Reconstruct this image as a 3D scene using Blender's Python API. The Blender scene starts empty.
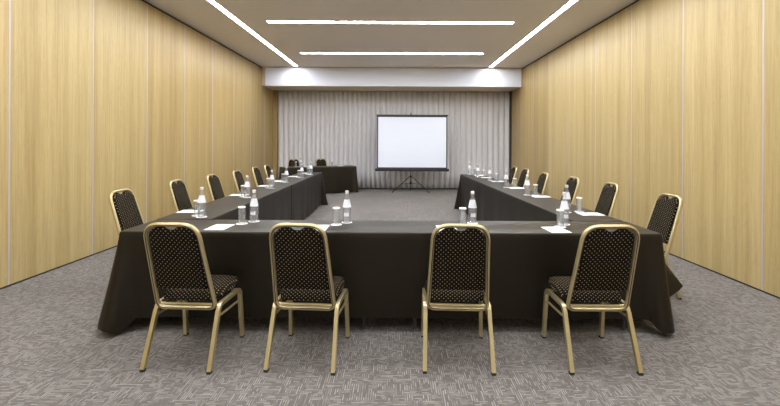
import bpy, bmesh, math, random
from mathutils import Vector, Matrix
random.seed(7)
PI = math.pi
C = bpy.context.scene.collection
sc = bpy.context.scene

# ------------------------------------------------------------ camera, world, exposure
CAM_Z = 1.42
cam = bpy.data.cameras.new('camera'); co = bpy.data.objects.new('camera', cam); C.objects.link(co)
cam.sensor_width = 36; cam.lens = 400/780*36
cam.shift_x = -6/780; cam.shift_y = -60.0/780
cam.clip_start = 0.05
co.matrix_world = Matrix.Translation((0, 0, CAM_Z)) @ Matrix.Rotation(PI/2, 4, 'X') @ Matrix.Rotation(math.radians(0.26), 4, 'Z')
sc.camera = co
w = bpy.data.worlds.new('world'); sc.world = w; w.use_nodes = True
w.node_tree.nodes['Background'].inputs[0].default_value = (0.8, 0.85, 1, 1)
w.node_tree.nodes['Background'].inputs[1].default_value = 0.0
sc.view_settings.view_transform = 'Standard'; sc.view_settings.look = 'None'
sc.view_settings.gamma = 1; sc.view_settings.exposure = 0.38
STRIP = 45.0         # brightness of the ceiling strips
WX0, WX1 = -3.80, 3.56       # side walls
YB, YF = -2.6, 12.55         # wall behind the camera, wall behind the curtain
H = 3.55                     # ceiling
BULK_Y, BULK_Z = 11.25, 3.02

# ------------------------------------------------------------ materials
def new_mat(name):
    m = bpy.data.materials.new(name); m.use_nodes = True
    nt = m.node_tree
    return m, nt, nt.nodes['Principled BSDF']
def mat(name, col, rough=0.5, metal=0.0, spec=0.5, **kw):
    m, nt, b = new_mat(name)
    b.inputs['Base Color'].default_value = (*col, 1); b.inputs['Roughness'].default_value = rough
    b.inputs['Metallic'].default_value = metal; b.inputs['Specular IOR Level'].default_value = spec
    for k, v in kw.items(): b.inputs[k.replace('_', ' ')].default_value = v
    # faint procedural unevenness in the gloss
    n = nt.nodes.new('ShaderNodeTexNoise'); n.inputs['Scale'].default_value = 30
    mr = nt.nodes.new('ShaderNodeMapRange'); mr.inputs['To Min'].default_value = max(0, rough-.05); mr.inputs['To Max'].default_value = min(1, rough+.05)
    tc = nt.nodes.new('ShaderNodeTexCoord')
    nt.links.new(tc.outputs['Object'], n.inputs['Vector']); nt.links.new(n.outputs['Fac'], mr.inputs['Value'])
    nt.links.new(mr.outputs['Result'], b.inputs['Roughness'])
    return m
def nd(nt, typ, **kw):
    n = nt.nodes.new(typ)
    for k, v in kw.items():
        if hasattr(n, k): setattr(n, k, v)
        else: n.inputs[k.replace('_', ' ')].default_value = v
    return n
def math_n(nt, op, a, b=None, c=None):
    n = nt.nodes.new('ShaderNodeMath'); n.operation = op
    for i, v in enumerate((a, b, c)):
        if v is None: continue
        if isinstance(v, (int, float)): n.inputs[i].default_value = v
        else: nt.links.new(v, n.inputs[i])
    return n.outputs[0]
def mixc(nt, fac, a, b, bt='MIX'):
    n = nt.nodes.new('ShaderNodeMix'); n.data_type = 'RGBA'; n.blend_type = bt
    for i, v in ((0, fac), (6, a), (7, b)):
        if isinstance(v, (int, float)): n.inputs[i].default_value = v
        elif isinstance(v, tuple): n.inputs[i].default_value = (*v, 1)
        else: nt.links.new(v, n.inputs[i])
    return n.outputs[2]
def ramp(nt, fac, stops):
    r = nt.nodes.new('ShaderNodeValToRGB'); e = r.color_ramp.elements
    e[0].position, e[0].color = stops[0][0], (*stops[0][1], 1)
    e[1].position, e[1].color = stops[-1][0], (*stops[-1][1], 1)
    for p, c in stops[1:-1]:
        k = e.new(p); k.color = (*c, 1)
    nt.links.new(fac, r.inputs[0]); return r.outputs[0]

def wood_mat():
    m, nt, b = new_mat('oak_veneer')
    L = nt.links
    tc = nd(nt, 'ShaderNodeTexCoord'); oi = nd(nt, 'ShaderNodeObjectInfo')
    def stretched(sy, sz, scale, detail=4, dist=0.0):
        mp = nd(nt, 'ShaderNodeMapping'); mp.inputs['Scale'].default_value = (1, sy, sz)
        L.new(tc.outputs['Object'], mp.inputs['Vector'])
        # each panel its own piece of the log
        ad = nd(nt, 'ShaderNodeVectorMath', operation='ADD')
        L.new(mp.outputs[0], ad.inputs[0])
        cmb = nd(nt, 'ShaderNodeCombineXYZ'); L.new(math_n(nt, 'MULTIPLY', oi.outputs['Random'], 37.0), cmb.inputs[0])
        L.new(cmb.outputs[0], ad.inputs[1])
        n = nd(nt, 'ShaderNodeTexNoise', Scale=scale, Detail=detail, Distortion=dist)
        L.new(ad.outputs[0], n.inputs['Vector']); return n.outputs['Fac']
    fine = stretched(60, 1.2, 1.0, 6)
    leaf = stretched(7, .12, 1.0, 2)
    cath = stretched(9, 1.0, 1.1, 3, 1.6)
    w_ = math_n(nt, 'FRACT', math_n(nt, 'MULTIPLY', cath, 7.0))
    w_ = math_n(nt, 'MULTIPLY', math_n(nt, 'ABSOLUTE', math_n(nt, 'SUBTRACT', w_, .5)), 2.0)
    base = ramp(nt, leaf, [(.3, (.44, .335, .15)), (.5, (.50, .39, .185)), (.7, (.54, .43, .215))])
    g1 = ramp(nt, fine, [(.3, (.86, .83, .79)), (.55, (1.0, 1.0, 1.0)), (.75, (1.05, 1.05, 1.06))])
    g2 = ramp(nt, w_, [(0, (.93, .91, .87)), (.6, (1.0, 1.0, 1.0)), (1, (1.0, 1.0, 1.0))])
    c = mixc(nt, 1.0, base, g1, 'MULTIPLY'); c = mixc(nt, .8, c, g2, 'MULTIPLY')
    c = mixc(nt, 1.0, c, oi.outputs['Color'], 'MULTIPLY')
    L.new(c, b.inputs['Base Color']); b.inputs['Roughness'].default_value = .42
    b.inputs['Specular IOR Level'].default_value = .35
    return m
def carpet_mat():
    m, nt, b = new_mat('woven_carpet'); L = nt.links
    tc = nd(nt, 'ShaderNodeTexCoord'); sp = nd(nt, 'ShaderNodeSeparateXYZ'); L.new(tc.outputs['Object'], sp.inputs[0])
    X, Y = sp.outputs[0], sp.outputs[1]
    def fl(v, k): return math_n(nt, 'FLOOR', math_n(nt, 'MULTIPLY', v, k))
    def rnd(a, c, seed):
        cb = nd(nt, 'ShaderNodeCombineXYZ'); L.new(a, cb.inputs[0]); L.new(c, cb.inputs[1]); cb.inputs[2].default_value = seed
        wn = nd(nt, 'ShaderNodeTexWhiteNoise'); L.new(cb.outputs[0], wn.inputs['Vector']); return wn.outputs['Value']
    def strands(along, across, seed):
        row = fl(across, 78.0)
        zero = math_n(nt, 'MULTIPLY', row, 0.0)
        sh = rnd(row, zero, seed)
        seg = math_n(nt, 'FLOOR', math_n(nt, 'ADD', math_n(nt, 'MULTIPLY', along, 27.0), math_n(nt, 'MULTIPLY', sh, 5.0)))
        r = rnd(row, seg, seed+1.5)
        f = math_n(nt, 'ABSOLUTE', math_n(nt, 'SUBTRACT', math_n(nt, 'FRACT', math_n(nt, 'MULTIPLY', across, 78.0)), .5))
        prof = ramp(nt, f, [(.08, (1, 1, 1)), (.36, (0, 0, 0))])
        on = ramp(nt, r, [(.15, (0, 0, 0)), (1.0, (1, 1, 1))])
        return mixc(nt, 1.0, prof, on, 'MULTIPLY')
    a = strands(X, Y, 1.0); c = strands(Y, X, 7.0)
    sel = ramp(nt, rnd(fl(X, 19.5), fl(Y, 19.5), 3.3), [(.45, (0, 0, 0)), (.55, (1, 1, 1))])
    ln = mixc(nt, sel, a, c)
    big = nd(nt, 'ShaderNodeTexNoise', Scale=1.1, Detail=3.0); L.new(tc.outputs['Object'], big.inputs['Vector'])
    fz = nd(nt, 'ShaderNodeTexNoise', Scale=160.0, Detail=2.0); L.new(tc.outputs['Object'], fz.inputs['Vector'])
    col = ramp(nt, ln, [(0, (.138, .127, .119)), (1, (.35, .335, .325))])
    col = mixc(nt, 1.0, col, ramp(nt, fz.outputs['Fac'], [(.3, (.80, .80, .80)), (.7, (1.15, 1.15, 1.15))]), 'MULTIPLY')
    col = mixc(nt, 1.0, col, ramp(nt, big.outputs['Fac'], [(.3, (.92, .92, .92)), (.7, (1.06, 1.05, 1.05))]), 'MULTIPLY')
    L.new(col, b.inputs['Base Color']); b.inputs['Roughness'].default_value = .95; b.inputs['Specular IOR Level'].default_value = .1
    bp = nd(nt, 'ShaderNodeBump', Strength=.3, Distance=.002); L.new(ln, bp.inputs['Height']); L.new(bp.outputs[0], b.inputs['Normal'])
    return m
def dotted(name, ax):
    m, nt, b = new_mat(name); L = nt.links
    tc = nd(nt, 'ShaderNodeTexCoord'); sp = nd(nt, 'ShaderNodeSeparateXYZ'); L.new(tc.outputs['Object'], sp.inputs[0])
    u, v = sp.outputs[ax[0]], (sp.outputs[ax[1]] if ax[1] == 2 else math_n(nt, 'ADD', sp.outputs[1], sp.outputs[2]))
    S = 1/.029
    p = math_n(nt, 'MULTIPLY', math_n(nt, 'ADD', u, v), S); q = math_n(nt, 'MULTIPLY', math_n(nt, 'SUBTRACT', u, v), S)
    def cen(x): return math_n(nt, 'SUBTRACT', math_n(nt, 'FRACT', math_n(nt, 'ADD', x, 50.0)), .5)
    dp, dq = cen(p), cen(q)
    d = math_n(nt, 'SQRT', math_n(nt, 'ADD', math_n(nt, 'MULTIPLY', dp, dp), math_n(nt, 'MULTIPLY', dq, dq)))
    dot = ramp(nt, d, [(.10, (1, 1, 1)), (.155, (0, 0, 0))])
    n = nd(nt, 'ShaderNodeTexNoise', Scale=500.0, Detail=2.0); L.new(tc.outputs['Object'], n.inputs['Vector'])
    dark = ramp(nt, n.outputs['Fac'], [(.3, (.004, .003, .002)), (.7, (.012, .009, .006))])
    L.new(mixc(nt, dot, dark, (.42, .33, .19)), b.inputs['Base Color'])
    b.inputs['Roughness'].default_value = .9; b.inputs['Specular IOR Level'].default_value = .12
    return m
def cloth_mat():
    m, nt, b = new_mat('black_table_linen'); L = nt.links
    tc = nd(nt, 'ShaderNodeTexCoord')
    n = nd(nt, 'ShaderNodeTexNoise', Scale=3.0, Detail=4.0); L.new(tc.outputs['Object'], n.inputs['Vector'])
    L.new(ramp(nt, n.outputs['Fac'], [(.3, (.0035, .0026, .0014)), (.7, (.005, .0038, .0022))]), b.inputs['Base Color'])
    b.inputs['Roughness'].default_value = .45; b.inputs['Specular Tint'].default_value = (1, .89, .74, 1); b.inputs['Specular IOR Level'].default_value = .42
    b.inputs['Sheen Weight'].default_value = .0; b.inputs['Sheen Roughness'].default_value = .4
    b.inputs['Sheen Tint'].default_value = (.9, .85, .85, 1)
    return m
def curtain_mat():
    m, nt, b = new_mat('curtain_fabric'); L = nt.links
    tc = nd(nt, 'ShaderNodeTexCoord'); mp = nd(nt, 'ShaderNodeMapping'); mp.inputs['Scale'].default_value = (60, 1, 4)
    L.new(tc.outputs['Object'], mp.inputs[0]); n = nd(nt, 'ShaderNodeTexNoise', Scale=1.0, Detail=3.0); L.new(mp.outputs[0], n.inputs['Vector'])
    L.new(ramp(nt, n.outputs['Fac'], [(.3, (.65, .645, .67)), (.7, (.72, .715, .74))]), b.inputs['Base Color'])
    b.inputs['Roughness'].default_value = .8; b.inputs['Specular IOR Level'].default_value = .2
    return m
def emit_mat(name, col, s):
    m = bpy.data.materials.new(name); m.use_nodes = True; nt = m.node_tree; nt.nodes.clear()
    e = nt.nodes.new('ShaderNodeEmission'); o = nt.nodes.new('ShaderNodeOutputMaterial')
    e.inputs[0].default_value = (*col, 1); e.inputs[1].default_value = s; nt.links.new(e.outputs[0], o.inputs[0]); return m
def glass_mat(name, tint, white=.06):
    m = bpy.data.materials.new(name); m.use_nodes = True; nt = m.node_tree; nt.nodes.clear(); L = nt.links
    o = nt.nodes.new('ShaderNodeOutputMaterial'); t = nt.nodes.new('ShaderNodeBsdfTransparent'); t.inputs[0].default_value = (*tint, 1)
    g = nt.nodes.new('ShaderNodeBsdfGlossy'); g.inputs['Roughness'].default_value = .06
    d = nt.nodes.new('ShaderNodeBsdfDiffuse'); d.inputs[0].default_value = (.9, .92, .97, 1)
    lw = nt.nodes.new('ShaderNodeLayerWeight'); lw.inputs[0].default_value = .35
    mx = nt.nodes.new('ShaderNodeMixShader'); mx2 = nt.nodes.new('ShaderNodeMixShader')
    mx2.inputs[0].default_value = white; L.new(t.outputs[0], mx2.inputs[1]); L.new(d.outputs[0], mx2.inputs[2])
    L.new(math_n(nt, 'MULTIPLY', lw.outputs['Fresnel'], .45), mx.inputs[0]); L.new(mx2.outputs[0], mx.inputs[1]); L.new(g.outputs[0], mx.inputs[2])
    L.new(mx.outputs[0], o.inputs[0]); return m

M = dict(
    wood=wood_mat(), carpet=carpet_mat(), pad=dotted('dotted_back_fabric', (0, 2)), seat=dotted('dotted_seat_fabric', (0, 1)),
    cloth=cloth_mat(), curtain=curtain_mat(),
    ceiling=mat('ceiling_paint', (.77, .73, .70), .8, spec=.2),
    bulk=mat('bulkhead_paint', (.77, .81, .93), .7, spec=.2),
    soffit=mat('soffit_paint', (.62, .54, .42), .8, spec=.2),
    backwall=mat('rear_wall_paint', (.75, .70, .62), .8),
    dark=mat('black_gap', (.02, .016, .012), .8), brown=mat('dark_brown_trim', (.07, .045, .03), .6),
    alu=mat('aluminium_strip', (.50, .46, .47), .45, .2),
    gold=mat('champagne_gold_metal', (.56, .475, .27), .32, .7),
    rubber=mat('black_rubber', (.015, .015, .015), .6),
    black=mat('black_powder_coat', (.015, .014, .016), .4),
    pole=mat('grey_metal', (.12, .12, .13), .35, .6),
    screen=mat('matte_white_screen', (.80, .86, 1.0), .75, spec=.2),
    white=mat('white_light_frame', (.8, .78, .75), .5),
    paper=mat('white_paper', (.82, .86, .86), .7, spec=.2), napkin=mat('white_coaster_paper', (.84, .84, .86), .7, spec=.2),
    label=mat('bottle_label', (.78, .81, .88), .5), cap=mat('silver_cap', (.72, .73, .76), .3, .3),
    glass=glass_mat('clear_glass', (.97, .98, .98), .10), bglass=glass_mat('bottle_glass', (.97, .975, .99), .16),
    water=glass_mat('water', (.98, .985, .99), .02),
    ply=mat('laminate_table', (.2, .14, .09), .5),
    strip=emit_mat('light_diffuser', (.975, .985, 1.0), STRIP),
)

# ------------------------------------------------------------ mesh helpers
def obj(name, bm, m, parent=None, smooth=False, kind=None):
    bmesh.ops.recalc_face_normals(bm, faces=bm.faces)
    me = bpy.data.meshes.new(name); bm.to_mesh(me); bm.free()
    if smooth:
        for p in me.polygons: p.use_smooth = True
        me.set_sharp_from_angle(angle=math.radians(40))
    me.materials.append(m)
    o = bpy.data.objects.new(name, me); C.objects.link(o)
    if parent: o.parent = parent
    if kind: o['kind'] = kind
    return o
def B(): return bmesh.new()
def box(bm, x0, x1, y0, y1, z0, z1, bev=0.0):
    r = bmesh.ops.create_cube(bm, size=1); vs = r['verts']
    bmesh.ops.scale(bm, vec=(x1-x0, y1-y0, z1-z0), verts=vs); bmesh.ops.translate(bm, vec=((x0+x1)/2, (y0+y1)/2, (z0+z1)/2), verts=vs)
    if bev:
        es = {e for v in vs for e in v.link_edges}
        bmesh.ops.bevel(bm, geom=list(es), offset=bev, segments=2, affect='EDGES', profile=.5)
    return bm
def tube(bm, pts, r, closed=False, n=10, rx=None, up=None, ph=0):
    """swept tube; rx gives an oval section (rx across, r along up)"""
    pts = [Vector(p) for p in pts]; N = len(pts); rings = []
    rx = rx or r
    up0 = Vector(up) if up else Vector((0, 0, 1))
    for i, p in enumerate(pts):
        a = pts[(i-1) % N] if (closed or i > 0) else p; b = pts[(i+1) % N] if (closed or i < N-1) else p
        t = (b-a).normalized()
        u = up0 - t*up0.dot(t)
        if u.length < 1e-3: u = Vector((0, 1, 0)) - t*t.y
        u.normalize(); s = t.cross(u)
        rings.append([bm.verts.new(p + u*(r*math.cos(2*PI*k/n+ph)) + s*(rx*math.sin(2*PI*k/n+ph))) for k in range(n)])
    for i in range(N if closed else N-1):
        A, D = rings[i], rings[(i+1) % N]
        for k in range(n): bm.faces.new((A[k], A[(k+1) % n], D[(k+1) % n], D[k]))
    if not closed:
        bm.faces.new(rings[0]); bm.faces.new(rings[-1][::-1])
    return bm
def fillet(pts, r, seg=6):
    """round the inner corners of a polyline"""
    pts = [Vector(p) for p in pts]; out = [pts[0]]
    for i in range(1, len(pts)-1):
        a, p, b = pts[i-1], pts[i], pts[i+1]; u, v = (a-p).normalized(), (b-p).normalized()
        rr = min(r, (a-p).length*.49, (b-p).length*.49)
        for k in range(seg+1):
            t = k/seg; out.append((p+u*rr)*(1-t)**2 + p*(2*t*(1-t)) + (p+v*rr)*t*t)
    out.append(pts[-1]); return out
def lathe(bm, prof, n=20, c=(0, 0, 0)):
    rings = []
    for r, z in prof:
        if r < 1e-5: rings.append([bm.verts.new((c[0], c[1], c[2]+z))])
        else: rings.append([bm.verts.new((c[0]+r*math.cos(2*PI*k/n), c[1]+r*math.sin(2*PI*k/n), c[2]+z)) for k in range(n)])
    for A, D in zip(rings, rings[1:]):
        for k in range(n):
            k2 = (k+1) % n
            if len(A) == 1 and len(D) == 1: continue
            if len(A) == 1: bm.faces.new((A[0], D[k], D[k2]))
            elif len(D) == 1: bm.faces.new((A[k], A[k2], D[0]))
            else: bm.faces.new((A[k], A[k2], D[k2], D[k]))
    return bm
def empty(name, loc=(0, 0, 0), rz=0):
    o = bpy.data.objects.new(name, None); C.objects.link(o); o.location = loc; o.rotation_euler = (0, 0, rz); o.empty_display_size = .1; return o
def tag(o, label, cat, group=None, kind=None):
    o['label'] = label; o['category'] = cat
    if group: o['group'] = group
    if kind: o['kind'] = kind
    return o
KIDS = {}
def kids(o): return [c for c in bpy.data.objects if c.parent == o]
def copy_tree(o, parent=None):
    c = o.copy(); C.objects.link(c)
    if parent: c.parent = parent
    for ch in kids(o): copy_tree(ch, c)
    return c

# ------------------------------------------------------------ room
obj('floor', box(B(), WX0-.1, WX1+.1, YB-.1, YF+.1, -.1, 0), M['carpet'], kind='structure')
obj('ceiling', box(B(), WX0-.1, WX1+.1, YB-.1, YF+.1, H, H+.1), M['ceiling'], kind='structure')
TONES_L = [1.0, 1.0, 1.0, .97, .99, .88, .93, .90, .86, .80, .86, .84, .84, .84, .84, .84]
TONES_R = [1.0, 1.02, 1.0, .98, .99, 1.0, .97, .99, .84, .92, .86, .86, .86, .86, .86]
def side_wall(side, x, s, tones, seam0):
    wall = obj('wall_'+side, box(B(), min(x, x+s*.15), max(x, x+s*.15), YB-.1, YF+.1, 0, H), M['dark'], kind='structure')
    k0 = math.floor((YB-seam0)/1.08)
    y = seam0 + k0*1.08; i = 0
    while y < YF:
        a, b = max(y+.0085, YB), min(y+1.08-.0085, YF)
        if b > a+.02:
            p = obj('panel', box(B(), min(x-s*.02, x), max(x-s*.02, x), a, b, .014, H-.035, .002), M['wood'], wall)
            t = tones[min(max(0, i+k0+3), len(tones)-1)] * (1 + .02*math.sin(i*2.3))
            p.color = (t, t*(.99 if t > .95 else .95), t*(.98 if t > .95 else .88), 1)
        if YB < y < YF: obj('seam_strip', box(B(), min(x-s*.021, x), max(x-s*.021, x), y-.0085, y+.0085, .014, H-.035), M['alu'], wall)
        y += 1.08; i += 1
    obj('trim_'+side, box(B(), min(x-s*.006, x), max(x-s*.006, x), YB, YF, H-.033, H-.001), M['dark'], kind='structure')  # dark gap between wall and ceiling, put in as a black strip
    obj('baseboard_'+side, box(B(), min(x-s*.024, x-s*.0201), max(x-s*.024, x-s*.0201), YB+.02, YF-.02, 0, .016), M['dark'], kind='structure')  # black strip standing in for the dark gap under the panels
    return wall
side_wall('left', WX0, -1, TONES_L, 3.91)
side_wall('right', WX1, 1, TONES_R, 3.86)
obj('wall_rear', box(B(), WX0+.03, WX1-.03, YB-.1, YB, 0, H-.001), M['backwall'], kind='structure')
obj('wall_front', box(B(), WX0+.03, WX1-.03, YF, YF+.1, 0, H-.001), M['backwall'], kind='structure')
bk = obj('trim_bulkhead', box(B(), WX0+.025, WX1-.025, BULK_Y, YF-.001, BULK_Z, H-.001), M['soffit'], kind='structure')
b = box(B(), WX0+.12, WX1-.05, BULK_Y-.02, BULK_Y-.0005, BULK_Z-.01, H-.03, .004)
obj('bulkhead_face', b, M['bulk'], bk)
obj('trim_corner_right', box(B(), WX1-.05, WX1-.024, YF-.30, YF-.02, 0, BULK_Z-.001), M['brown'], kind='structure')

o = obj('trim_corner_left', box(B(), WX0+.0245, WX0+.14, YF-.30, YF-.02, 0, BULK_Z-.001), M['wood'], kind='structure'); o.color = (.8, .76, .7, 1)
# curtain
def curtain():
    bm = B(); x0, x1 = WX0+.15, WX1-.065; n = 1500; zs = [0.03, .5, 1.2, 2.0, 2.7, BULK_Z-.004]
    rows = []
    rnd = random.Random(3); ph = 0; prev = None
    ys, amps = [], []
    per = .155; a = .042
    for i in range(n+1):
        ph += (x1-x0)/n / per * 2*PI
        if math.sin(ph) > .999 and rnd.random() < .3: per = rnd.uniform(.135, .175); a = rnd.uniform(.034, .048)
        amps.append((2*abs(math.sin(ph/2))**.8-1)*-a)
    for z in zs:
        k = .8 + .2*(1-z/3)
        rows.append([bm.verts.new((x0+(x1-x0)*i/n, YF-.19+amps[i]*k + .004*math.sin(i*.013+z*2), z)) for i in range(n+1)])
    for A, D in zip(rows, rows[1:]):
        for i in range(n): bm.faces.new((A[i], A[i+1], D[i+1], D[i]))
    o = obj('curtain', bm, M['curtain'], smooth=True)
    sol = o.modifiers.new('thickness', 'SOLIDIFY'); sol.thickness = .003
    tag(o, 'pale grey pleated floor-length curtain across the end wall', 'curtain')
curtain()

# ceiling lights
def strip(x0, x1, y0, y1, label, group):
    cx, cy = (x0+x1)/2, (y0+y1)/2
    t = empty('ceiling_light', (cx, cy, H-.012)); tag(t, label, 'ceiling light', group)
    hx, hy = (x1-x0)/2, (y1-y0)/2; f = .012
    fr = B()
    box(fr, -hx-f, hx+f, -hy-f, -hy, 0, .0115); box(fr, -hx-f, hx+f, hy, hy+f, 0, .0115)
    box(fr, -hx-f, -hx, -hy, hy, 0, .0115); box(fr, hx, hx+f, -hy, hy, 0, .0115)
    obj('frame', fr, M['white'], t)
    obj('diffuser', box(B(), -hx+.001, hx-.001, -hy+.001, hy-.001, .004, .011), M['strip'], t)
strip(-2.825, -2.74, YB+.5, BULK_Y-.16, 'long linear ceiling light running lengthwise on the left', 'lengthwise linear ceiling lights')
strip(2.58, 2.665, YB+.5, BULK_Y-.16, 'long linear ceiling light running lengthwise on the right', 'lengthwise linear ceiling lights')
for y, l in ((9.47, 'short crosswise ceiling light strip nearest the white bulkhead'), (7.04, 'crosswise ceiling light strip second from the white bulkhead'),
             (4.61, 'crosswise ceiling light strip third from the bulkhead, above the table row starts'), (2.18, 'crosswise ceiling light strip above the front row of chairs'),
             (-.25, 'crosswise ceiling light strip nearest the rear wall')):
    strip(-2.27, 2.05, y-.055, y+.055, l, 'crosswise linear ceiling lights')

# ------------------------------------------------------------ tables and cloths
TOP = .75
def folding_table(L, W, loc, rz, label):
    t = empty('folding_table', loc, rz); tag(t, label, 'table', 'folding tables under black cloths')
    obj('tabletop', box(B(), -L/2, L/2, -W/2, W/2, TOP-.035, TOP-.006, .004), M['ply'], t)
    for sx in (-1, 1):
        for sy in (-1, 1):
            x, y = sx*(L/2-.15), sy*(W/2-.05)
            obj('leg', tube(B(), [(x, y, 0), (x, y, TOP-.035)], .014), M['pole'], t, True)
def cloth(x0, x1, y0, y1, label, loc=(0, 0, 0), rz=0, hem=.08, corners=None, wave=.006, joined=(), seed=1, group='black tablecloths'):
    """x/y local rect; corners: dict corner index -> list of (offset along path, width, flare, extra drop)
       corner order: 0 (x0,y0) 1 (x1,y0) 2 (x1,y1) 3 (x0,y1); joined: side indices with flat skirt"""
    rnd = random.Random(seed)
    P = [Vector((x0, y0)), Vector((x1, y0)), Vector((x1, y1)), Vector((x0, y1))]
    nrm = [Vector((0, -1)), Vector((1, 0)), Vector((0, 1)), Vector((-1, 0))]
    pts = []; s = 0; cs = {}
    R = .010
    for i in range(4):
        a, b = P[i], P[(i+1) % 4]; Ls = (b-a).length; t = (b-a)/Ls
        cs[i] = s
        # arc around the start corner
        cen = a + t*R - nrm[i]*R
        n0, n1 = nrm[(i-1) % 4], nrm[i]
        for k in range(5):
            f = k/4; nn = (n0*(1-f)+n1*f).normalized(); pts.append((cen+nn*R, nn, s+(f-.5)*.02, i))
        m = max(4, int(Ls/.03))
        for k in range(1, m): pts.append((a+t*(R+(Ls-2*R)*k/m), nrm[i], s+Ls*k/m, i))
        s += Ls
    tot = s
    folds = []
    for c, lst in (corners or {}).items():
        for (o, wd, fl, dr) in lst: folds.append((cs[c]+o, wd, fl, dr))
    waves = [(rnd.uniform(3, 16), rnd.uniform(0, 6.28), rnd.uniform(.4, 1)) for _ in range(7)]
    for q in range(7): waves[q] = (round(waves[q][0]*tot/(2*PI))*2*PI/tot, waves[q][1], waves[q][2])
    zr = [0, .006, .02, .08, .16, .26, .38, .5, .62, .74, .86, .95, 1]
    rings = []
    bm = B()
    for zi, t in enumerate(zr):
        ring = []
        for (p, n, ss, side) in pts:
            off = 0.0; drop = TOP-hem
            isj = side in joined
            if not isj:
                wv = sum(am*math.sin(fq*ss+phs) for fq, phs, am in waves)/3
                # fade waves towards joined sides
                fade = 1.0
                for j in joined:
                    for cc in (cs[j], cs[(j+1) % 4]):
                        d = min(abs(ss-cc), tot-abs(ss-cc)); fade = min(fade, min(1, d/.12))
                off += fade*(wave*(wv+.6))*t
                drop += fade*.006*wv
                fl = 0; dr = 0
                for (c0, wd, f_, d_) in folds:
                    d = (ss-c0+tot/2) % tot - tot/2
                    g = math.exp(-(d/wd)**4); fl += f_*g; dr += d_*g
                off += fl*(t**1.15); drop += dr
            r_ = .006*min(1, math.sqrt(t/.02)) if t < .02 else .006
            pp = p + n*(off + (r_ if not isj else 0))
            z = TOP - t*drop
            ring.append(bm.verts.new((pp.x, pp.y, max(z, .006))))
        rings.append(ring)
    N = len(pts)
    for A, D in zip(rings, rings[1:]):
        for k in range(N): bm.faces.new((A[k], A[(k+1) % N], D[(k+1) % N], D[k]))
    bm.faces.new(rings[0])
    o = obj('tablecloth', bm, M['cloth'], smooth=True)
    o.location = loc; o.rotation_euler = (0, 0, rz)
    tag(o, label, 'tablecloth', group)
    return o

# front table: 4 m long, .45 deep
FY0, FY1 = 2.99, 3.46
cloth(-2.06, 1.99, FY0, FY1, 'black tablecloth on the long front table facing the four near chairs', hem=.115,
      corners={0: [(-.14, .165, .21, .06), (.05, .045, .02, .065)], 1: [(-.01, .065, .08, .07), (.30, .12, .34, -.165)]}, wave=.004, joined=(2,), seed=4)
for x in (-1.04, .95): folding_table(1.9, .42, (x, (FY0+FY1)/2, 0), 0, 'folding table hidden beneath the black cloth of the front table')
# side rows
def row(side, x_in, x_out, y0, y1, rz, hem, words):
    NC = len(words); L = (y1-y0)/NC
    piv = (x_in, y0, 0)
    for k in range(NC):
        a, b = y0+L*k-y0, y0+L*(k+1)-y0-.014
        xs = sorted((0, x_out-x_in))
        jn = (0,) if k == NC-1 else (0, 2)
        cn = {}
        if k == NC-1:
            cn = {2: [(0, .09, .13, .05)], 3: [(0, .09, .13, .05)]}
        cloth(xs[0], xs[1], a, b, words[k], loc=piv, rz=rz, hem=hem, joined=jn, corners=cn, seed=20+k+(5 if side > 0 else 0), wave=.012)
        c, s = math.cos(rz), math.sin(rz)
        mx, my = (x_out-x_in)/2, (a+b)/2
    NT = 2 if NC == 2 else 3
    for k in range(NT):
        T3 = (y1-y0)/NT; my = T3*(k+.5)
        folding_table(T3-.06, .40, (x_in+mx*c-my*s, y0+mx*s+my*c, 0), rz+PI/2, 'folding table hidden beneath the black cloth of the %s row' % ('right' if side > 0 else 'left'))
row(-1, -1.61, -2.075, 3.475, 9.15, math.radians(.8), .03,
    ['black tablecloth of the left table row, section nearest the front table', 'black tablecloth of the left table row, far end section'])
row(1, 1.54, 1.985, 3.475, 8.7, math.radians(1.5), .03,
    ['long black tablecloth over the whole right table row'])
# head table
HA = math.atan2(.85, 1.87); HL = 2.05
cloth(0, HL, 0, .5, 'black tablecloth on the angled separate table before the curtain', loc=(-3.0, 10.6, 0), rz=HA, hem=.03, seed=9, wave=.014,
      corners={1: [(0, .08, .06, .02)], 0: [(0, .08, .06, .02)], 2: [(0, .08, .04, .02)], 3: [(0, .08, .04, .02)]})
hc, hs = math.cos(HA), math.sin(HA)
def hp(u, v): return (-3.0+u*hc-v*hs, 10.6+u*hs+v*hc)
folding_table(1.9, .42, (*hp(HL/2, .25), 0), HA, 'folding table hidden beneath the cloth of the angled table')

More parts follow.
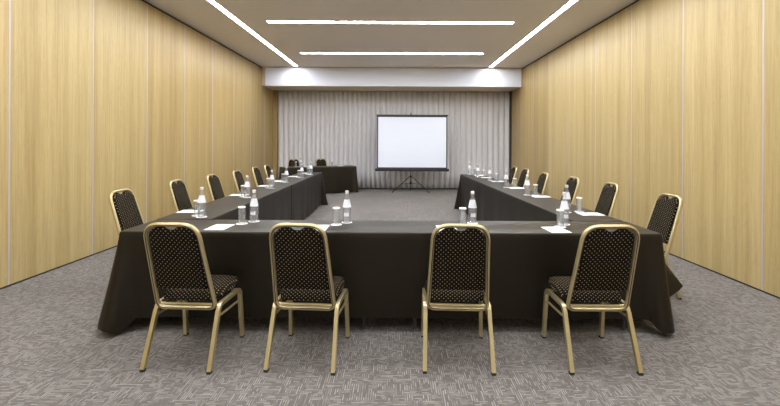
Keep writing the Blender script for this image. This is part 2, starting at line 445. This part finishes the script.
# ------------------------------------------------------------ chairs
def make_chair():
    root = empty('banquet_chair')
    G = M['gold']
    # backrest plane: z .37 at y -.155 -> z .93 at y -.305
    def bp(x, z, dy=0.0): return (x, -.115 - (z-.345)*.32 + dy, z)
    def loop(hw_t, hw_b, zt, zb, rt, rb, dy=0):
        c = [(-hw_b, zb), (hw_b, zb), (hw_t, zt), (-hw_t, zt)]; out = []
        for i, (x, z) in enumerate(c):
            r = rb if i < 2 else rt
            p = Vector((x, z)); a = Vector(c[i-1]); b = Vector(c[(i+1) % 4]); u, v = (a-p).normalized(), (b-p).normalized()
            for k in range(9):
                t = k/8; q = (p+u*r)*(1-t)**2+p*(2*t*(1-t))+(p+v*r)*t*t; out.append(bp(q.x, q.y, dy))
        return out
    back_frame = obj('back_frame', tube(B(), loop(.163, .191, .925, .352, .095, .05), .016, True, 12, rx=.0125, up=(0, 1, 0)), G, root, True)
    obj('frame_groove', tube(B(), loop(.1595, .1875, .9215, .3555, .092, .047, -.015), .0034, True, 8), M['brown'], root, True)
    # backrest pad with the hand-grip dip at the top
    bm = B()
    NX, prof = 28, []
    zt, zb = .913, .490
    def halfw(z):
        w0 = .148 + (.168-.148)*(zt-z)/(zt-zb)
        d = zt - z
        if d < .085: w0 = w0 - .085 + math.sqrt(max(0, .085**2-(.085-d)**2))
        return w0
    def topz(x):
        hw = .149; ax = abs(x)
        z = zt
        if ax > hw-.085: z = zt-.085+math.sqrt(max(0, .085**2-(ax-(hw-.085))**2))
        z -= .022*math.exp(-(x/.034)**4)
        return z
    F, Bk = [], []
    NZ = 22
    for j in range(NX+1):
        u = -1+2*j/NX
        cf, cb = [], []
        for k in range(NZ+1):
            v = k/NZ
            xt = u*.149
            zt_ = topz(xt); z = zb + (zt_-zb)*v
            x = u*(.168-(.168-.149)*v)
            edge = min(1, (1-abs(u))/.14, v/.07, (1-v)/.07); e = math.sqrt(max(0, 1-(1-max(0, edge))**2))
            cf.append(bm.verts.new(bp(x, z, .006+.022*e))); cb.append(bm.verts.new(bp(x, z, -.004-.010*e)))
        F.append(cf); Bk.append(cb)
    for j in range(NX):
        for k in range(NZ):
            bm.faces.new((F[j][k], F[j+1][k], F[j+1][k+1], F[j][k+1])); bm.faces.new((Bk[j][k], Bk[j][k+1], Bk[j+1][k+1], Bk[j+1][k]))
    for j in range(NX):
        for k in (0, NZ): bm.faces.new((F[j][k], F[j+1][k], Bk[j+1][k], Bk[j][k]))
    for k in range(NZ):
        for j in (0, NX): bm.faces.new((F[j][k], F[j][k+1], Bk[j][k+1], Bk[j][k]))
    obj('backrest', bm, M['pad'], root, True)
    # seat cushion
    bm = B(); n = 24; T, Bt = [], []
    for i in range(n+1):
        rt, rb = [], []
        for j in range(n+1):
            u, v = -1+2*i/n, -1+2*j/n
            # rounded square
            k = 1-.10*(u*u*v*v)
            hw = .205 - .012*max(0, -v)
            x, y = u*k*hw, v*k*.178+.066
            e = max(abs(u), abs(v)); h = math.sqrt(max(0, 1-e**6))
            rt.append(bm.verts.new((x, y, .415+.047*h + .006*(1-u*u)*(1-v*v)))); rb.append(bm.verts.new((x*(.97+.0*h), y, .397-.012*h)))
        T.append(rt); Bt.append(rb)
    for i in range(n):
        for j in range(n):
            bm.faces.new((T[i][j], T[i+1][j], T[i+1][j+1], T[i][j+1])); bm.faces.new((Bt[i][j], Bt[i][j+1], Bt[i+1][j+1], Bt[i+1][j]))
    for i in range(n):
        for j in (0, n):
            bm.faces.new((T[i][j], T[i+1][j], Bt[i+1][j], Bt[i][j])); bm.faces.new((T[j][i], T[j][i+1], Bt[j][i+1], Bt[j][i]))
    obj('seat', bm, M['seat'], root, True)
    # legs and rails
    sf = B()
    for s in (-1, 1):
        rail = fillet([(s*.205, -.122, .31), (s*.205, -.10, .368), (s*.205, .178, .368), (s*.205, .200, .33)], .045)
        tube(sf, rail, .0175, n=4, ph=PI/4)
        tube(sf, [(s*.206, -.13, .30), (s*.206, .208, .285)], .0075, n=8)
    tube(sf, [(-.205, -.09, .365), (.205, -.09, .365)], .010, n=8)
    tube(sf, [(-.205, .16, .372), (.205, .16, .372)], .010, n=8)
    obj('seat_frame', sf, G, root, True)
    for s in (-1, 1):
        for (top, ft) in (((s*.205, -.115, .335), (s*.211, -.235, .012)), ((s*.205, .198, .345), (s*.211, .232, .012))):
            bm = B(); tube(bm, [top, ft], .0195, n=4, rx=.0175, up=(0, 1, 0), ph=PI/4); lg = obj('leg', bm, G, root, True)
            fv = Vector(ft)
            obj('foot_cap', tube(B(), [(fv.x, fv.y, .016), (fv.x, fv.y, 0)], .018, n=4, ph=PI/4, up=(0, 1, 0)), M['rubber'], lg, True)
    return root
chair0 = make_chair(); used = [False]
def place_chair(x, y, rz, label, group):
    c = copy_tree(chair0) if used[0] else chair0
    used[0] = True
    c.location = (x, y, 0); c.rotation_euler = (0, 0, rz); tag(c, label, 'chair', group)
g = 'gold framed banquet chairs at the front table'
for x, a, l in ((-1.338, -.05, 'leftmost of the four gold framed black chairs facing away at the front table'),
                (-.572, -.07, 'second from left of the four gold framed chairs facing away'),
                (.405, -.04, 'third from left of the four gold framed chairs facing away'),
                (1.30, 0, 'rightmost of the four gold framed black chairs facing away at the front table')):
    place_chair(x, 2.70, a, l, g)
ordn = ['nearest', 'second', 'third', 'fourth', 'fifth', 'sixth']
# positions are of the back top; the origin sits .3 m nearer the table
for i, (x, y) in enumerate([(-2.78, 4.08), (-2.81, 5.16), (-2.78, 6.08), (-2.77, 7.0), (-2.80, 8.0), (-2.80, 8.72)]):
    place_chair(x+.29, y-.03, -PI/2+[0, .02, -.03, .02, 0, .03][i], 'gold framed black chair by the left wood wall, %s from the camera' % ordn[i], 'chairs along the left wall')
for i, (x, y) in enumerate([(2.64, 3.90), (2.67, 5.02), (2.58, 5.86), (2.49, 6.78), (2.52, 7.84), (2.50, 8.52)]):
    place_chair(x-.27, y-.02, PI/2+[0, -.02, .03, 0, 0.02, 0][i], 'gold framed black chair by the right wood wall, %s from the camera' % ordn[i], 'chairs along the right wall')
place_chair(*hp(.45, .86), HA+PI-.15, 'gold edged dark chair behind the left half of the angled table', 'chairs behind the angled table')
place_chair(*hp(1.33, .84), HA+PI+.1, 'dark chair behind the angled table, beside the lone water glass', 'chairs behind the angled table')

# ------------------------------------------------------------ tableware
def make_bottle():
    r = empty('water_bottle')
    obj('bottle_body', lathe(B(), [(0, .002), (.030, 0), (.034, .004), (.0345, .02), (.0345, .120), (.0325, .140), (.0285, .158), (.0205, .190), (.0145, .215), (.0130, .240), (.0138, .243), (.0130, .246)]), M['bglass'], r, True)
    obj('water', lathe(B(), [(0, .004), (.0315, .005), (.0325, .02), (.0325, .12), (.031, .136), (0, .1361)]), M['water'], r, True)
    obj('label', lathe(B(), [(.0352, .128), (.0333, .1405), (.0292, .1595), (.0215, .192), (.0205, .192)]), M['label'], r, True)  # whitish look of the reflecting, air-filled shoulder, painted on as a pale band
    lb = B(); pr = [(.0351, .055), (.0351, .085)]
    obj('back_label', lathe(lb, pr, 20), M['label'], r, True)
    # keep only a patch of the lower label, facing the seat
    me = [c for c in kids(r) if c.name.startswith('back_label')][0].data
    b2 = B(); b2.from_mesh(me); bmesh.ops.delete(b2, geom=[f for f in b2.faces if f.calc_center_median().y > -.028], context='FACES'); b2.to_mesh(me); b2.free()
    obj('cap', lathe(B(), [(.0148, .240), (.0150, .262), (.0135, .265), (0, .265)]), M['cap'], r, True)
    return r
def make_glass():
    r = empty('drinking_glass')
    obj('tumbler', lathe(B(), [(0, 0), (.025, 0), (.0265, .003), (.0285, .135), (.0268, .135), (.0250, .012), (0, .012)]), M['glass'], r, True)
    obj('paper_cover', lathe(B(), [(.0293, .129), (.0296, .1365), (.0285, .139), (0, .139)]), M['napkin'], r, True)
    return r
def make_coaster():
    return obj('paper_coaster', lathe(B(), [(0, 0), (.044, 0), (.046, .001), (.044, .0022), (0, .0022)], 24), M['napkin'], smooth=True)
def make_paper():
    o = obj('note_sheet', box(B(), -.075, .075, -.105, .105, 0, .0025), M['paper']); return o
protos = {'b': make_bottle(), 'g': make_glass(), 'c': make_coaster(), 'p': make_paper()}
first = {k: True for k in protos}
def put(k, x, y, z, rz, label, cat, group):
    if first[k]: o = protos[k]; first[k] = False
    else: o = copy_tree(protos[k])
    o.location = (x, y, z); o.rotation_euler = (0, 0, rz); tag(o, label, cat, group)
ZT = TOP+.0004
def setting(place, bottle=None, glass=None, paper=None, rz=0, group='front table', prz=0):
    if bottle:
        put('c', *bottle, ZT, 0, 'round coaster under the bottle %s' % place, 'coaster', 'coasters on the '+group)
        put('b', *bottle, ZT+.0024, rz, 'clear water bottle with pale label %s' % place, 'bottle', 'water bottles on the '+group)
    if glass:
        put('c', *glass, ZT, 0, 'round coaster under the glass %s' % place, 'coaster', 'coasters on the '+group)
        put('g', *glass, ZT+.0024, 0, 'drinking glass with white top %s' % place, 'glass', 'drinking glasses on the '+group)
    if paper:
        put('p', *paper, ZT, rz+prz, 'white note sheet %s' % place, 'paper', 'note sheets on the '+group)
setting('before the leftmost front chair', (-1.20, 3.39), (-1.265, 3.29), (-1.385, 3.15), prz=-.03)
setting('before the second front chair from left', (-.41, 3.36), (-.485, 3.27), (-.61, 3.145))
setting('before the third front chair from left', (.645, 3.36), (.55, 3.28), (.40, 3.145))
setting('before the rightmost front chair', (1.40, 3.32), (1.325, 3.22), (1.245, 3.11), prz=.05)
Lb = [(202, 218), (247.4, 198.3), (272, 189), (286.5, 183), (302, 178.3), (311, 175)]
Lp = [(188, 213.3), (232.5, 196.3), (263.5, 187), (279.5, 182), (294, 177.3), (306, 174)]
def at(px, py):
    d = .67*400/(py-143); return ((px-396)/400*d, d)
for i in range(6):
    b_ = at(*Lb[i]); p_ = at(*Lp[i])
    gx, gy = b_[0]-.075, b_[1]+.07
    setting('at the left row seat %s from the camera' % ordn[i], b_, (gx, gy), (min(max(p_[0], -1.98-.01*i), -1.9-.01*i), p_[1]+.05), rz=-PI/2, group='left row')
Rb = [(567, 211.4), (527.4, 194.5), (506.5, 187), (490, 180.3), (478, 176.7), (469.8, 174.2)]
Rg = [(579.5, 211), (535, 194.7), (515, 187), (496.7, 181), (484, 177), (475, 174.6)]
Rp = [(597, 213.3), (549, 196), (518, 187.6), (499, 181), (485.5, 177.2), (475, 175)]
for i in range(6):
    b_ = at(*Rb[i]); g_ = at(*Rg[i]); p_ = at(*Rp[i])
    d = math.hypot(g_[0]-b_[0], g_[1]-b_[1])
    if d < .1: g_ = (b_[0]+.095, b_[1]-.03)
    px_ = 1.855-.02*i
    setting('at the right row seat %s from the camera' % ordn[i], b_, g_, (px_, p_[1]-.0), rz=PI/2, group='right row')
setting('on the angled table, left half', hp(.52, .25), hp(.40, .3), hp(.7, .33), rz=HA+PI, group='angled table')
setting('on the angled table, right half', None, hp(1.42, .28), hp(1.68, .3), rz=HA+PI, group='angled table')

# ------------------------------------------------------------ projection screen
SX, SY = .43, 11.55
def ux(px): return (px-396)/400*SY
def uz(py): return CAM_Z-(py-143)/400*SY
s = empty('projection_screen', (SX, SY, 0)); tag(s, 'white tripod projection screen with black border before the grey curtain', 'screen')
x0, x1 = ux(377)-SX, ux(447.3)-SX; zb, zt = uz(169.5), uz(115.3)
sh = obj('screen_surface', box(B(), x0+.03, x1-.03, -.004, 0, zb+.06, zt-.03), M['screen'], s)
bd = B(); box(bd, x0, x0+.032, -.005, .001, zb, zt); box(bd, x1-.032, x1, -.005, .001, zb, zt); box(bd, x0, x1, -.005, .001, zt-.05, zt-.012); box(bd, x0, x1, -.005, .001, zb, zb+.062)
obj('border', bd, M['black'], s)
obj('top_bar', tube(B(), [(x0-.02, .0, zt+.005), (x1+.02, .0, zt+.005)], .014), M['black'], s, True)
obj('case', box(B(), x0-.05, x1+.05, -.04, .05, zb-.05, zb+.03, .015), M['black'], s)
obj('pole', tube(B(), [(0, .075, .22), (0, .075, zt+.06)], .014), M['pole'], s, True)
obj('hook', tube(B(), fillet([(0, .075, zt+.05), (0, .075, zt+.075), (0, .0, zt+.075), (0, .0, zt+.01)], .02), .008), M['black'], s, True)
obj('collar', tube(B(), [(0, .075, .22), (0, .075, .30)], .03), M['black'], s, True)
obj('brace_collar', tube(B(), [(0, .075, .42), (0, .075, .48)], .025), M['black'], s, True)
for a in (math.radians(200), math.radians(340), math.radians(90)):
    dx, dy = math.cos(a), math.sin(a); R_ = .56
    if a < 2: R_ = .42
    lg = obj('leg', tube(B(), [(dx*.02, .075+dy*.02, .46), (dx*R_, .075+dy*R_, .012)], .012), M['black'], s, True)
    obj('strut', tube(B(), [(dx*.02, .075+dy*.02, .25), (dx*R_*.5, .075+dy*R_*.5, .235)], .007), M['black'], lg, True)
    obj('rubber_foot', tube(B(), [(dx*R_, .075+dy*R_, .0), (dx*R_, .075+dy*R_, .025)], .018), M['rubber'], lg, True)
